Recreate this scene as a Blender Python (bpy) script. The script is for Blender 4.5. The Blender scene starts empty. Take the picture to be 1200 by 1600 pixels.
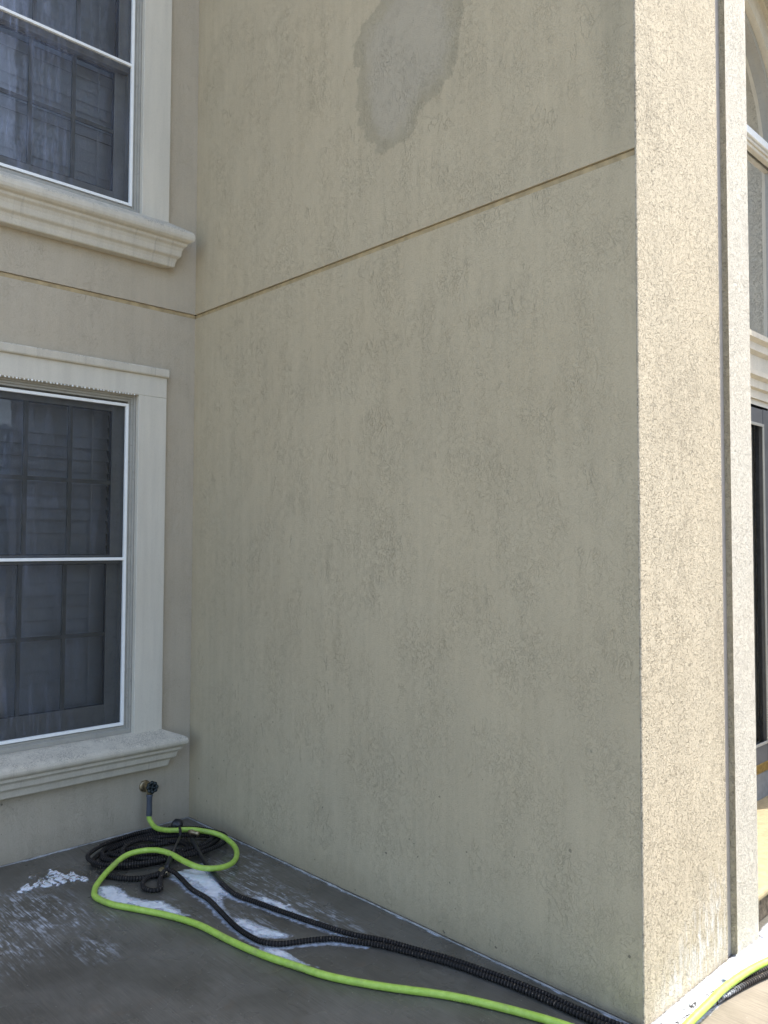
import bpy, bmesh, math, random
import numpy as np
from mathutils import Vector, Matrix, noise as mn
random.seed(4); np.random.seed(4)
SC = bpy.context.scene
COL = SC.collection
rad = math.radians

# ------------------------------------------------------------ camera
cam_d = bpy.data.cameras.new('camera'); cam = bpy.data.objects.new('camera', cam_d); COL.objects.link(cam)
cam_d.sensor_fit = 'VERTICAL'; cam_d.sensor_height = 36.0; cam_d.lens = 36.0*1261.0/1600.0
cam_d.clip_start = 0.05; cam_d.clip_end = 600
yaw, pitch, roll = rad(44.128), rad(2.324), rad(0.191)
f_ = Vector((math.sin(yaw)*math.cos(pitch), math.cos(yaw)*math.cos(pitch), math.sin(pitch)))
r_ = f_.cross(Vector((0, 0, 1))).normalized(); u_ = r_.cross(f_)
r2 = r_*math.cos(roll)+u_*math.sin(roll); u2 = u_*math.cos(roll)-r_*math.sin(roll)
M = Matrix((r2, u2, -f_)).transposed().to_4x4(); M.translation = Vector((-2.374, -3.984, 1.5))
cam.matrix_world = M
SC.camera = cam

# ------------------------------------------------------------ sky, sun, exposure
AZ, EL = rad(62), rad(55)                    # azimuth measured from -Y towards +X
sun_dir = Vector((math.sin(AZ)*math.cos(EL), -math.cos(AZ)*math.cos(EL), math.sin(EL)))
w = bpy.data.worlds.new('World'); SC.world = w; w.use_nodes = True
nt = w.node_tree; nt.nodes.clear()
sky = nt.nodes.new('ShaderNodeTexSky'); sky.sky_type = 'NISHITA'; sky.sun_disc = False
sky.sun_elevation = EL; sky.sun_rotation = math.atan2(sun_dir.x, sun_dir.y)
sky.air_density = 1.0; sky.dust_density = 2.5; sky.ozone_density = 1.0
bg = nt.nodes.new('ShaderNodeBackground'); bg.inputs[1].default_value = 0.15
wo = nt.nodes.new('ShaderNodeOutputWorld')
nt.links.new(sky.outputs[0], bg.inputs[0]); nt.links.new(bg.outputs[0], wo.inputs[0])
sl = bpy.data.lights.new('sun', 'SUN'); sl.energy = 2.7; sl.angle = rad(0.5); sl.color = (1.0, 0.955, 0.88)
so = bpy.data.objects.new('sun', sl); COL.objects.link(so)
so.rotation_euler = sun_dir.to_track_quat('Z', 'Y').to_euler(); so.location = (6, -6, 12)
SC.view_settings.view_transform = 'Standard'; SC.view_settings.look = 'None'
SC.view_settings.gamma = 1; SC.view_settings.exposure = 1.62

# ------------------------------------------------------------ material helpers
class T:
    """small node builder"""
    def __init__(s, name):
        s.m = bpy.data.materials.new(name); s.m.use_nodes = True; s.t = s.m.node_tree; s.t.nodes.clear()
        s.out = s.t.nodes.new('ShaderNodeOutputMaterial')
        s.b = s.t.nodes.new('ShaderNodeBsdfPrincipled'); s.t.links.new(s.b.outputs[0], s.out.inputs[0])
        s.tc = s.t.nodes.new('ShaderNodeTexCoord'); s.P = s.tc.outputs['Object']; s.UV = s.tc.outputs['UV']
    def put(s, sock, v):
        if v is None: return
        if hasattr(v, 'is_linked') or hasattr(v, 'links'): s.t.links.new(v, sock)
        elif isinstance(v, (tuple, list)) and len(v) == 3 and len(sock.default_value) == 4: sock.default_value = (*v, 1)
        else: sock.default_value = v
    def math(s, op, a, b=None, c=None, clamp=False):
        n = s.t.nodes.new('ShaderNodeMath'); n.operation = op; n.use_clamp = clamp
        s.put(n.inputs[0], a); s.put(n.inputs[1], b); s.put(n.inputs[2], c); return n.outputs[0]
    def scale(s, vec, v, off=(0, 0, 0)):
        n = s.t.nodes.new('ShaderNodeMapping'); s.put(n.inputs[0], vec); n.inputs['Scale'].default_value = v
        n.inputs['Location'].default_value = off; return n.outputs[0]
    def noise(s, vec, scale, detail=3, rough=.5, dist=0.0):
        n = s.t.nodes.new('ShaderNodeTexNoise'); s.put(n.inputs['Vector'], vec); n.inputs['Scale'].default_value = scale
        n.inputs['Detail'].default_value = detail; n.inputs['Roughness'].default_value = rough; n.inputs['Distortion'].default_value = dist
        return n.outputs[0]
    def vor(s, vec, scale, feat='F1', out='Distance', rnd=1.0):
        n = s.t.nodes.new('ShaderNodeTexVoronoi'); n.feature = feat; s.put(n.inputs['Vector'], vec)
        n.inputs['Scale'].default_value = scale; n.inputs['Randomness'].default_value = rnd; return n.outputs[out]
    def rng(s, v, a, b, c=0.0, d=1.0, smooth=True):
        n = s.t.nodes.new('ShaderNodeMapRange'); n.interpolation_type = 'SMOOTHSTEP' if smooth else 'LINEAR'
        s.put(n.inputs[0], v)
        for i, q in zip((1, 2, 3, 4), (a, b, c, d)): n.inputs[i].default_value = q
        return n.outputs[0]
    def ridge(s, n, lo=.9, hi=1.0):           # thin wandering lines where the noise crosses one half
        a = s.math('ABSOLUTE', s.math('MULTIPLY_ADD', n, 2.0, -1.0))
        return s.rng(s.math('SUBTRACT', 1.0, a), lo, hi)
    def mix(s, f, a, b, blend='MIX'):
        n = s.t.nodes.new('ShaderNodeMix'); n.data_type = 'RGBA'; n.blend_type = blend
        s.put(n.inputs[0], f); s.put(n.inputs[6], a); s.put(n.inputs[7], b); return n.outputs[2]
    def bump(s, h, dist, strength=1.0, normal=None):
        n = s.t.nodes.new('ShaderNodeBump'); n.inputs['Strength'].default_value = strength; n.inputs['Distance'].default_value = dist
        s.put(n.inputs['Height'], h)
        if normal is not None: s.put(n.inputs['Normal'], normal)
        return n.outputs[0]
    def attr(s, name):
        n = s.t.nodes.new('ShaderNodeAttribute'); n.attribute_name = name; return n.outputs['Fac']
    def xyz(s, v=None):
        n = s.t.nodes.new('ShaderNodeSeparateXYZ'); s.put(n.inputs[0], v or s.P); return n.outputs
    def fin(s, col=None, rough=None, normal=None, metal=None, spec=None, alpha=None, **kw):
        s.put(s.b.inputs['Base Color'], col); s.put(s.b.inputs['Roughness'], rough); s.put(s.b.inputs['Normal'], normal)
        s.put(s.b.inputs['Metallic'], metal); s.put(s.b.inputs['Specular IOR Level'], spec); s.put(s.b.inputs['Alpha'], alpha)
        for k, v in kw.items(): s.put(s.b.inputs[k], v)
        return s.m

def stucco(name, col, grain=130, depth=.0022, worm=.6, pits=.35, streak=.10, stain=False, base_z=None, soap=False, dirt=0.0, cover=.12, linec=None):
    linec = pits if linec is None else linec
    t = T(name); P = t.P
    warp = t.noise(P, 9, 2)
    g1 = t.noise(P, grain, 4, .62, .9)
    g2 = t.noise(P, grain*2.6, 2, .6)
    sw = t.noise(P, grain*.30, 3, .5, 1.6)
    lines = t.ridge(sw, .94, .995)
    long_ = t.ridge(t.noise(t.scale(P, (1, 1, .55)), 13, 4, .62, 1.6), .975, 1.0)
    patch = t.rng(t.noise(t.scale(P, (1, 1, .7)), 4.3, 6, .74), .34, .82)
    patch2 = t.rng(t.noise(P, 5.7, 2, .5), .5, .7)
    lm = t.math('MULTIPLY', lines, t.math('MULTIPLY_ADD', patch, 1-cover, cover))
    ll = t.math('MULTIPLY', long_, patch2)
    wm = t.math('MAXIMUM', lm, t.math('MULTIPLY', ll, .8))
    h = t.math('SUBTRACT', t.math('ADD', t.math('MULTIPLY', g1, 1.0), t.math('MULTIPLY', g2, .45)), t.math('MULTIPLY', wm, worm))
    # colour: broad mottling, downward streaks, shade of pits and worm lines put into the colour
    big = t.rng(t.noise(P, 1.1, 3, .6), .3, .7, .965, 1.03)
    st = t.rng(t.noise(t.scale(P, (1, 1, .07)), 22, 4, .6), .3, .7, 1-streak, 1+streak*.6)
    c = t.mix(1.0, col, (1, 1, 1), 'MULTIPLY')
    val = t.math('MULTIPLY', big, st)
    val = t.math('MULTIPLY', val, t.math('SUBTRACT', 1.0, t.math('MULTIPLY', wm, linec)))
    pit = t.rng(g1, .34, .50, 1-pits*.8, 1.0)
    val = t.math('MULTIPLY', val, pit)
    n = t.t.nodes.new('ShaderNodeVectorMath'); n.operation = 'SCALE'; t.put(n.inputs[0], c); t.put(n.inputs['Scale'], val); c = n.outputs[0]
    warm = t.rng(t.noise(P, 1.7, 2), .35, .7)
    c = t.mix(t.math('MULTIPLY', warm, .12), c, t.mix(1.0, c, (1.05, .97, .86), 'MULTIPLY'))
    rough = .9
    if stain:
        a = t.attr('stain')
        e = t.math('ADD', a, t.math('MULTIPLY', t.math('SUBTRACT', t.noise(P, 10, 6, .72), .5), .62))
        wet = t.rng(e, .46, .52)
        core = t.rng(e, .56, .85)
        dk = t.mix(1.0, c, (.80, .81, .82), 'MULTIPLY')
        c = t.mix(wet, c, t.mix(t.math('MULTIPLY', core, .70), dk, (.505, .445, .335)))
        b = t.attr('drip')
        c = t.mix(t.math('MULTIPLY', b, t.rng(t.noise(t.scale(P, (1, 1, .15)), 9, 3), .3, .65)), c, t.mix(1.0, c, (.74, .76, .78), 'MULTIPLY'))
    x = t.xyz()
    if base_z is not None:                     # splash grime along the foot of the wall
        zz = t.math('ADD', x[2], t.math('MULTIPLY', t.math('SUBTRACT', t.noise(P, 16, 4, .7), .5), .16))
        d = t.rng(zz, base_z-.02, base_z+.16, .30, 0.0)
        c = t.mix(d, c, t.mix(1.0, c, (.45, .42, .38), 'MULTIPLY'))
        sp = t.rng(t.noise(P, 37, 2, .4), .735, .76)
        sp = t.math('MULTIPLY', sp, t.rng(x[2], .15, 1.3, 1.0, 0.12))
        c = t.mix(t.math('MULTIPLY', sp, .6), c, (.05, .045, .04))
    if dirt:
        up = t.rng(t.xyz(t.tc.outputs['Normal'])[2], .05, .6)
        dd = t.math('MULTIPLY', t.rng(t.noise(P, 150, 4, .7), .42, .62), t.rng(t.noise(P, 13, 3, .6), .34, .62))
        c = t.mix(t.math('MULTIPLY', t.math('MULTIPLY', dd, dirt), t.math('MULTIPLY_ADD', up, .8, .2)), c, (.13, .12, .105))
        dr = t.rng(t.noise(t.scale(P, (1, .2, .03)), 42, 3, .6), .60, .72)
        c = t.mix(t.math('MULTIPLY', dr, .22), c, (.20, .18, .15))
    if soap:
        s_ = t.attr('soap')
        k = t.math('MULTIPLY', s_, t.rng(t.noise(t.scale(P, (1, 1, .22)), 34, 6, .78), .44, .60))
        c = t.mix(t.math('MULTIPLY', k, .5), c, (.80, .82, .82))
    return t.fin(c, rough, t.bump(h, depth), spec=.25)

def plain(name, col, rough=.5, metal=0.0, var=.08, nscale=30, bump=0.0, spec=.5, dirt=0.0):
    t = T(name)
    n = t.noise(t.P, nscale, 4, .6)
    v = t.rng(n, .25, .75, 1-var, 1+var)
    q = t.t.nodes.new('ShaderNodeVectorMath'); q.operation = 'SCALE'; q.inputs[0].default_value = col; t.put(q.inputs['Scale'], v)
    c = q.outputs[0]
    if dirt:
        c = t.mix(t.math('MULTIPLY', t.rng(t.noise(t.P, 55, 4, .7), .56, .68), dirt), c, (.10, .10, .09))
    return t.fin(c, rough, t.bump(n, bump) if bump else None, metal, spec)

# ------------------------------------------------------------ mesh helpers
def mk(name, vs, fs, mat, parent=None, smooth=False):
    me = bpy.data.meshes.new(name); me.from_pydata([tuple(v) for v in vs], [], fs); me.update()
    me.materials.append(mat)
    if smooth: me.polygons.foreach_set('use_smooth', [True]*len(me.polygons))
    o = bpy.data.objects.new(name, me); COL.objects.link(o)
    if parent is not None: o.parent = parent
    return o
class MB:
    def __init__(s): s.v = []; s.f = []
    def quad(s, a, b, c, d): n = len(s.v); s.v += [a, b, c, d]; s.f.append((n, n+1, n+2, n+3))
    def box(s, x0, x1, y0, y1, z0, z1, bev=0.0):
        bm = bmesh.new(); bmesh.ops.create_cube(bm, size=1)
        for v in bm.verts: v.co = Vector((x0+(v.co.x+.5)*(x1-x0), y0+(v.co.y+.5)*(y1-y0), z0+(v.co.z+.5)*(z1-z0)))
        if bev: bmesh.ops.bevel(bm, geom=bm.edges[:], offset=bev, segments=2, affect='EDGES', profile=.5)
        s.add_bm(bm)
    def add_bm(s, bm, mtx=None):
        bm.verts.ensure_lookup_table(); n = len(s.v)
        s.v += [tuple((mtx @ v.co) if mtx else v.co) for v in bm.verts]
        s.f += [tuple(n+v.index for v in f.verts) for f in bm.faces]; bm.free()
    def ext(s, prof, x0, x1, m0=0, m1=0, close=True):
        """profile of (p, z): p = projection from y=0 towards -y; extruded along x, mitred by m*p at the ends"""
        n = len(s.v); k = len(prof)
        s.v += [(x0+m0*p, -p, z) for p, z in prof]+[(x1+m1*p, -p, z) for p, z in prof]
        for i in range(k if close else k-1):
            j = (i+1) % k; s.f.append((n+i, n+j, n+k+j, n+k+i))
        s.f.append(tuple(n+i for i in range(k))[::-1]); s.f.append(tuple(n+k+i for i in range(k)))
    def tube(s, pts, r, seg=12, cap=True):
        n0 = len(s.v); pts = [Vector(p) for p in pts]; rr = r if isinstance(r, (list, tuple, np.ndarray)) else [r]*len(pts)
        up = None
        for i, p in enumerate(pts):
            d = (pts[min(i+1, len(pts)-1)]-pts[max(i-1, 0)]).normalized()
            if up is None:
                up = d.orthogonal().normalized()
            up = (up-d*up.dot(d)).normalized(); sd = d.cross(up)
            for k in range(seg):
                a = 2*math.pi*k/seg; s.v.append(tuple(p+(up*math.cos(a)+sd*math.sin(a))*rr[i]))
        for i in range(len(pts)-1):
            for k in range(seg):
                a = n0+i*seg+k; b = n0+i*seg+(k+1) % seg; s.f.append((a, b, b+seg, a+seg))
        if cap:
            s.f.append(tuple(n0+k for k in range(seg))[::-1]); e = n0+(len(pts)-1)*seg; s.f.append(tuple(e+k for k in range(seg)))
    def out(s, name, mat, parent=None, smooth=False): return mk(name, s.v, s.f, mat, parent, smooth)
def spline(P, step=.01):
    P = [np.array(p, float) for p in P]; P = [2*P[0]-P[1]]+P+[2*P[-1]-P[-2]]; o = []
    for i in range(1, len(P)-2):
        a, b, c, d = P[i-1:i+3]; n = max(2, int(np.linalg.norm(c-b)/.01))
        for k in range(n):
            t = k/n; o.append(.5*((2*b)+(c-a)*t+(2*a-5*b+4*c-d)*t*t+(3*b-a-3*c+d)*t**3))
    o.append(P[-2]); o = np.array(o)
    L = np.r_[0, np.cumsum(np.linalg.norm(np.diff(o, axis=0), axis=1))]; q = np.arange(0, L[-1], step)
    return np.stack([np.interp(q, L, o[:, i]) for i in range(3)], 1)
def hose(name, P, r, mat, parent=None, step=.01, seg=14, rib=0.0, period=.012, v0=0.0):
    """swept hose with UV: u around, v metres along"""
    pts = spline(P, step); n = len(pts); s_ = np.arange(n)*step
    rr = r*(1+rib*np.sin(2*math.pi*s_/period)) if rib else np.full(n, r)
    mb = MB(); mb.tube(pts, list(rr), seg); o = mb.out(name, mat, parent, True)
    uv = o.data.uv_layers.new(name='UVMap'); k = 0; data = np.zeros((len(o.data.loops), 2))
    for f in o.data.polygons:
        vs = list(f.vertices); wrap = len(vs) == 4 and {v % seg for v in vs} == {0, seg-1}
        for v in vs:
            u = (v % seg)/seg
            if wrap and v % seg == 0: u = 1.0
            data[k] = (u, v0+(v//seg)*step); k += 1
    uv.data.foreach_set('uv', data.ravel()); return o
def tag(o, label=None, cat=None, group=None, kind=None):
    if label: o['label'] = label
    if cat: o['category'] = cat
    if group: o['group'] = group
    if kind: o['kind'] = kind
    return o
def empty(name, loc=(0, 0, 0)):
    o = bpy.data.objects.new(name, None); o.location = loc; o.empty_display_size = .2; COL.objects.link(o); return o
def keep(o, parent):                           # parent without moving (parent carries a plain offset)
    o.parent = parent; o.matrix_parent_inverse = Matrix.Translation(-Vector(parent.location)); return o

def sdf_poly(X, Y, poly):
    """signed distance, positive inside"""
    p = np.array(poly, float); d = np.full(X.shape, 1e9); ins = np.zeros(X.shape, bool)
    for i in range(len(p)):
        a = p[i]; b = p[(i+1) % len(p)]; e = b-a; wx = X-a[0]; wy = Y-a[1]
        t = np.clip((wx*e[0]+wy*e[1])/(e@e), 0, 1); d = np.minimum(d, np.hypot(wx-t*e[0], wy-t*e[1]))
        c = ((a[1] > Y) != (b[1] > Y)) & (X < (b[0]-a[0])*(Y-a[1])/(b[1]-a[1]+1e-12)+a[0]); ins ^= c
    return np.where(ins, d, -d)
def dist_path(X, Y, path):
    d = np.full(X.shape, 1e9)
    for a, b in zip(path[:-1], path[1:]):
        a = np.array(a[:2], float); b = np.array(b[:2], float); e = b-a
        t = np.clip(((X-a[0])*e[0]+(Y-a[1])*e[1])/(e@e+1e-12), 0, 1); d = np.minimum(d, np.hypot(X-a[0]-t*e[0], Y-a[1]-t*e[1]))
    return d
def fnoise(X, Y, sc, seed=0.0, oct_=3):
    out = np.empty(X.size)
    for i, (x, y) in enumerate(zip(X.ravel(), Y.ravel())):
        v = 0; a = 1; q = sc
        for k in range(oct_): v += a*mn.noise(Vector((x*q, y*q, seed+k*7.3))); a *= .5; q *= 2.1
        out[i] = v
    return out.reshape(X.shape)

# ------------------------------------------------------------ materials
WALL = (.56, .476, .322)
m_side = stucco('stucco_side', WALL, grain=170, depth=.0020, worm=.75, pits=.10, linec=.15, streak=.045, stain=True, base_z=0)
m_wwall = stucco('stucco_window_wall', (.525, .460, .350), grain=170, depth=.0018, worm=.75, pits=.10, linec=.20, streak=.04, base_z=0)
m_front = stucco('stucco_front', (.535, .47, .345), grain=175, depth=.0028, worm=1.1, pits=.18, linec=.45, streak=.05, soap=True, cover=.75)
m_trim = stucco('stucco_trim', (.66, .62, .52), grain=260, depth=.0010, worm=.0, pits=.10, streak=.06)
m_sill = stucco('stucco_sill', (.64, .59, .48), grain=260, depth=.0012, worm=.0, pits=.12, streak=.06, dirt=.5)
m_pil = stucco('stucco_pilaster', (.60, .565, .475), grain=190, depth=.0030, worm=.8, pits=.20, linec=.25, streak=.03, cover=.8)
m_return_shaded = stucco('stucco_return_shaded', (.50, .43, .30), grain=170, depth=.0030, worm=.8, pits=.30, streak=.05, cover=.9)  # side face of the surround, its shade put into a darker colour
m_groove = plain('groove_metal', (.42, .32, .17), .6, 0, .25, 18, .001)
m_sealant = plain('joint_sealant', (.40, .365, .32), .6, 0, .08, 20)
m_gray = plain('window_frame_grey', (.38, .365, .315), .45, 0, .06, 12, dirt=.25)
m_sash = plain('sash_grey', (.25, .25, .225), .5, 0, .10, 14, dirt=.3)
m_white = plain('white_aluminium', (.93, .94, .91), .35, 0, .03, 40)
m_muntin = plain('muntin_olive', (.115, .115, .095), .5, 0, .2, 14)
m_blind = plain('blind_white', (.80, .84, .90), .5, 0, .05, 9)
m_rubber = plain('black_rubber', (.018, .018, .02), .4)
m_dark = plain('unlit_interior', (.03, .03, .032), .9)  # near-black colour stands in for the darkness of unlit rooms
m_bronze = plain('door_grey', (.115, .115, .115), .45, 0, .12, 20)
m_brass = plain('brass', (.42, .28, .08), .38, .8, .25, 60, .0006)
m_brasslt = plain('old_brass', (.36, .29, .18), .4, .85, .45, 70, .0010)
m_stone = plain('porch_concrete', (.33, .265, .15), .8, 0, .16, 26, .002)
m_grayconc = plain('riser_concrete', (.20, .205, .20), .7, 0, .16, 22, .002)
m_dirty = plain('stained_riser', (.15, .115, .075), .85, 0, .75, 34, .006)
m_roof = plain('roof_brown', (.16, .12, .09), .8)

def glass_mat(name, tint=(.02, .024, .03)):
    t = T(name); t.fin(tint, .03, spec=.5)
    tr = t.t.nodes.new('ShaderNodeBsdfTransparent'); tr.inputs[0].default_value = (.93, .95, .96, 1)
    gl = t.t.nodes.new('ShaderNodeBsdfGlossy'); gl.inputs['Roughness'].default_value = .02; gl.inputs[0].default_value = (.95, .97, 1, 1)
    fr = t.t.nodes.new('ShaderNodeFresnel'); fr.inputs[0].default_value = 2.0
    t.put(fr.inputs['Normal'], t.bump(t.noise(t.P, 5, 2), .0012))
    t.put(gl.inputs['Normal'], t.bump(t.noise(t.P, 5, 2), .0012))
    mx = t.t.nodes.new('ShaderNodeMixShader'); t.t.links.new(fr.outputs[0], mx.inputs[0]); t.t.links.new(tr.outputs[0], mx.inputs[1]); t.t.links.new(gl.outputs[0], mx.inputs[2])
    t.t.links.new(mx.outputs[0], t.out.inputs[0]); return t.m
m_glass = glass_mat('window_glass')
def screen_mat(name, amount, lo, hi, base, dens):
    """insect screen: dark mesh one sees through, with water runs and droplets, and sky reflection painted in as bluish film"""
    t = T(name); P = t.P
    runs = t.rng(t.noise(t.scale(P, (1, 1, .10)), 34, 5, .68, .3), lo, hi)
    fine = t.rng(t.noise(t.scale(P, (1, 1, .16)), 150, 3, .6), .40, .68)
    reg = t.rng(t.noise(P, 4.2, 3, .6), .30, .60, .25, 1)
    x = t.xyz()
    left = t.rng(x[0], -1.15, -.45, 1.0, .30)
    film = t.math('MULTIPLY', t.math('MULTIPLY', t.math('MAXIMUM', runs, t.math('MULTIPLY', fine, .5)), reg), left)
    drops = t.rng(t.vor(P, 120), .085, .05)
    dreg = t.rng(t.noise(P, 11, 3), .55, .68)
    drops = t.math('MULTIPLY', drops, dreg)
    blot = t.rng(t.noise(t.scale(P, (1, 1, .5)), 26, 4, .7), .60, .66)
    film = t.math('MULTIPLY', film, amount)
    col = t.mix(t.math('MAXIMUM', film, t.math('MULTIPLY', drops, .9)), base, (.36, .42, .60))  # blue of the film carries sky reflection as well as water marks
    weave = t.rng(t.noise(P, 420, 1), .3, .7, -.05, .05)
    a = t.math('ADD', t.math('MULTIPLY_ADD', film, .40, dens), weave, clamp=True)
    a = t.math('MAXIMUM', a, drops)
    a = t.math('MAXIMUM', a, t.math('MULTIPLY', t.math('MULTIPLY', blot, t.rng(x[0], -1.1, -.7, .5, 0)), reg))
    return t.fin(col, .45, spec=.35, alpha=a)
m_screen_up = screen_mat('insect_screen_wet_sky', .72, .34, .72, (.045, .050, .062), .40)  # paler and bluer, with reflected sky put into the film colour
m_screen_lo = screen_mat('insect_screen_damp', .32, .38, .74, (.026, .029, .031), .50)

# ground: brushed concrete, wet and grey near the wall, tan where it has dried, soap film by attribute
t = T('patio_concrete'); P = t.P
wet = t.rng(t.math('ADD', t.attr('wet'), t.math('MULTIPLY', t.math('SUBTRACT', t.noise(P, 6, 4, .6), .5), .25)), .45, .55)
brush = t.noise(t.scale(P, (1, .035, 1)), 190, 4, .65)
brush2 = t.noise(t.scale(P, (1, .06, 1)), 60, 3, .6)
mott = t.noise(P, 3.2, 5, .62, .4)
dryc = t.mix(t.rng(mott, .3, .7), (.20, .172, .128), (.27, .235, .18))
wetc = t.mix(t.rng(mott, .32, .68), (.092, .085, .069), (.142, .133, .113))
c = t.mix(wet, dryc, wetc)
c = t.mix(1.0, c, t.mix(t.rng(brush, .25, .75), (.80, .80, .80), (1.16, 1.16, 1.16)), 'MULTIPLY')
rust = t.rng(t.noise(P, 9, 3, .55), .60, .72)
c = t.mix(t.math('MULTIPLY', rust, .35), c, (.11, .082, .058))
fa = t.attr('film')
fm = t.rng(t.math('ADD', t.math('MULTIPLY', brush, .55), t.math('ADD', t.math('MULTIPLY', t.noise(t.scale(P, (1, .4, 1)), 45, 4, .7), .55), t.math('MULTIPLY', t.noise(t.scale(P, (1, .22, 1)), 16, 3, .6), .25))), .66, .84)
fm = t.math('MULTIPLY', fm, t.rng(fa, .05, .8))
fb = t.attr('soapy')
fn = t.math('ADD', fb, t.math('MULTIPLY', t.math('SUBTRACT', t.noise(P, 38, 4, .65), .5), .75))
fm2 = t.rng(fn, .42, .75)
c = t.mix(t.math('MULTIPLY', fm, .85), c, (.54, .58, .64))
c = t.mix(t.math('MULTIPLY', fm2, .85), c, (.60, .66, .76))
specks = t.math('MULTIPLY', t.rng(t.vor(P, 45), .12, .07), t.rng(t.noise(P, 8, 2), .52, .62))
c = t.mix(t.math('MULTIPLY', specks, .5), c, (.42, .41, .37))
rg = t.rng(t.noise(P, 2.3, 4, .6), .35, .65, .17, .42)
rough = t.math('ADD', t.math('MULTIPLY', rg, wet), t.math('MULTIPLY', t.math('SUBTRACT', 1.0, wet), .85))
hh = t.math('ADD', t.math('MULTIPLY', brush, .7), t.math('ADD', t.math('MULTIPLY', brush2, .4), t.math('MULTIPLY', fm2, .6)))
m_ground = t.fin(c, rough, t.bump(hh, .0016), spec=.45)

t = T('soap_foam'); bub = t.vor(t.P, 260); b2 = t.noise(t.P, 60, 4, .6)
thick = t.rng(t.math('ADD', t.attr('thick'), t.math('MULTIPLY', t.math('SUBTRACT', t.noise(t.P, 24, 4, .6), .5), .9)), .05, .95)
sparse = t.rng(t.noise(t.P, 30, 4, .6), .35, .6)
m_foam = t.fin(t.mix(sparse, (.70, .75, .80), (.86, .89, .92)), .45, t.bump(t.math('ADD', t.math('MULTIPLY', bub, .5), b2), .0028), spec=.4)
m_foam.node_tree.nodes['Principled BSDF'].inputs['Subsurface Weight'].default_value = .15
m_foam.node_tree.nodes['Principled BSDF'].inputs['Subsurface Scale'].default_value = .01
t.put(t.b.inputs['Alpha'], thick)

t = T('lime_hose_rubber')
uv = t.xyz(t.UV)
scr = t.rng(t.noise(t.P, 40, 4, .65), .35, .7)
c = t.mix(scr, (.37, .56, .075), (.47, .66, .12))
c = t.mix(t.math('MULTIPLY', t.rng(t.noise(t.P, 13, 4, .65), .50, .72), .45), c, (.27, .31, .12))
# printed lettering rows: short dark strokes in a band along the hose
band = t.math('MULTIPLY', t.rng(uv[0], .175, .18), t.rng(uv[0], .225, .22))
tick = t.rng(t.noise(t.scale(t.UV, (22, 260, 0)), 1, 2, .5), .50, .56)
vv = t.math('MODULO', uv[1], .62)
seg_ = t.math('MULTIPLY', t.rng(vv, .30, .302), t.rng(vv, .41, .408))
c = t.mix(t.math('MULTIPLY', t.math('MULTIPLY', band, tick), t.math('MULTIPLY', seg_, .8)), c, (.03, .04, .02))
m_lime = t.fin(c, .42, t.bump(t.noise(t.P, 120, 3), .0006), spec=.45)

t = T('black_woven_sleeve')
uv = t.xyz(t.UV)
wv = t.t.nodes.new('ShaderNodeTexWave'); wv.wave_type = 'BANDS'; wv.bands_direction = 'Y'; wv.inputs['Scale'].default_value = 1.0
t.put(wv.inputs['Vector'], t.scale(t.UV, (1.2, 26.6, 0)))
flv = t.t.nodes.new('ShaderNodeTexBrick'); t.put(flv.inputs['Vector'], t.scale(t.UV, (16, 170, 0)))
flv.inputs['Color1'].default_value = (1, 1, 1, 1); flv.inputs['Color2'].default_value = (0, 0, 0, 1); flv.inputs['Mortar'].default_value = (0, 0, 0, 1)
flv.inputs['Scale'].default_value = 1; flv.inputs['Brick Width'].default_value = .5; flv.inputs['Row Height'].default_value = 1.0; flv.inputs['Mortar Size'].default_value = .12; flv.inputs['Bias'].default_value = .35
thr = t.noise(t.scale(t.UV, (7, 90, 0)), 1, 1)
fl = t.math('MULTIPLY', t.rng(thr, .60, .68), t.rng(wv.outputs[1], .62, .85))
c = t.mix(t.rng(wv.outputs[1], .55, .95), (.007, .006, .006), (.040, .034, .030))
c = t.mix(t.math('MULTIPLY', fl, .8), c, (.20, .155, .115))
c = t.mix(t.math('MULTIPLY', t.attr('sudsy'), t.rng(t.noise(t.P, 70, 4, .65), .38, .60)), c, (.70, .74, .78))
m_black = t.fin(c, .75, t.bump(t.math('ADD', wv.outputs[1], t.math('MULTIPLY', thr, .4)), .002), spec=.3)
m_sleeve = plain('slate_sleeve', (.085, .095, .12), .45, 0, .12, 40)
m_wheel = plain('dark_green_plastic', (.012, .020, .020), .4)
m_leaf = plain('wet_straw', (.16, .13, .08), .6, 0, .4, 80)

# ------------------------------------------------------------ ground
xs = np.unique(np.round(np.r_[-300, -120, -50, -20, -10, -6, -4, -3, np.arange(-2.4, 1.6, .02), 2, 3, 4, 6, 10, 20, 50, 120, 300], 4))
ys = np.unique(np.round(np.r_[-300, -120, -50, -20, -12, -8, -5.5, -4.2, np.arange(-3.6, .06, .02), 1, 5, 20, 60, 300], 4))
X, Y = np.meshgrid(xs, ys)
vs = np.stack([X.ravel(), Y.ravel(), 0*X.ravel()], 1); nx = len(xs); ny = len(ys)
fs = [(j*nx+i, j*nx+i+1, (j+1)*nx+i+1, (j+1)*nx+i) for j in range(ny-1) for i in range(nx-1)]
ground = mk('ground', vs, fs, m_ground)
tag(ground, kind='structure')

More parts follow.
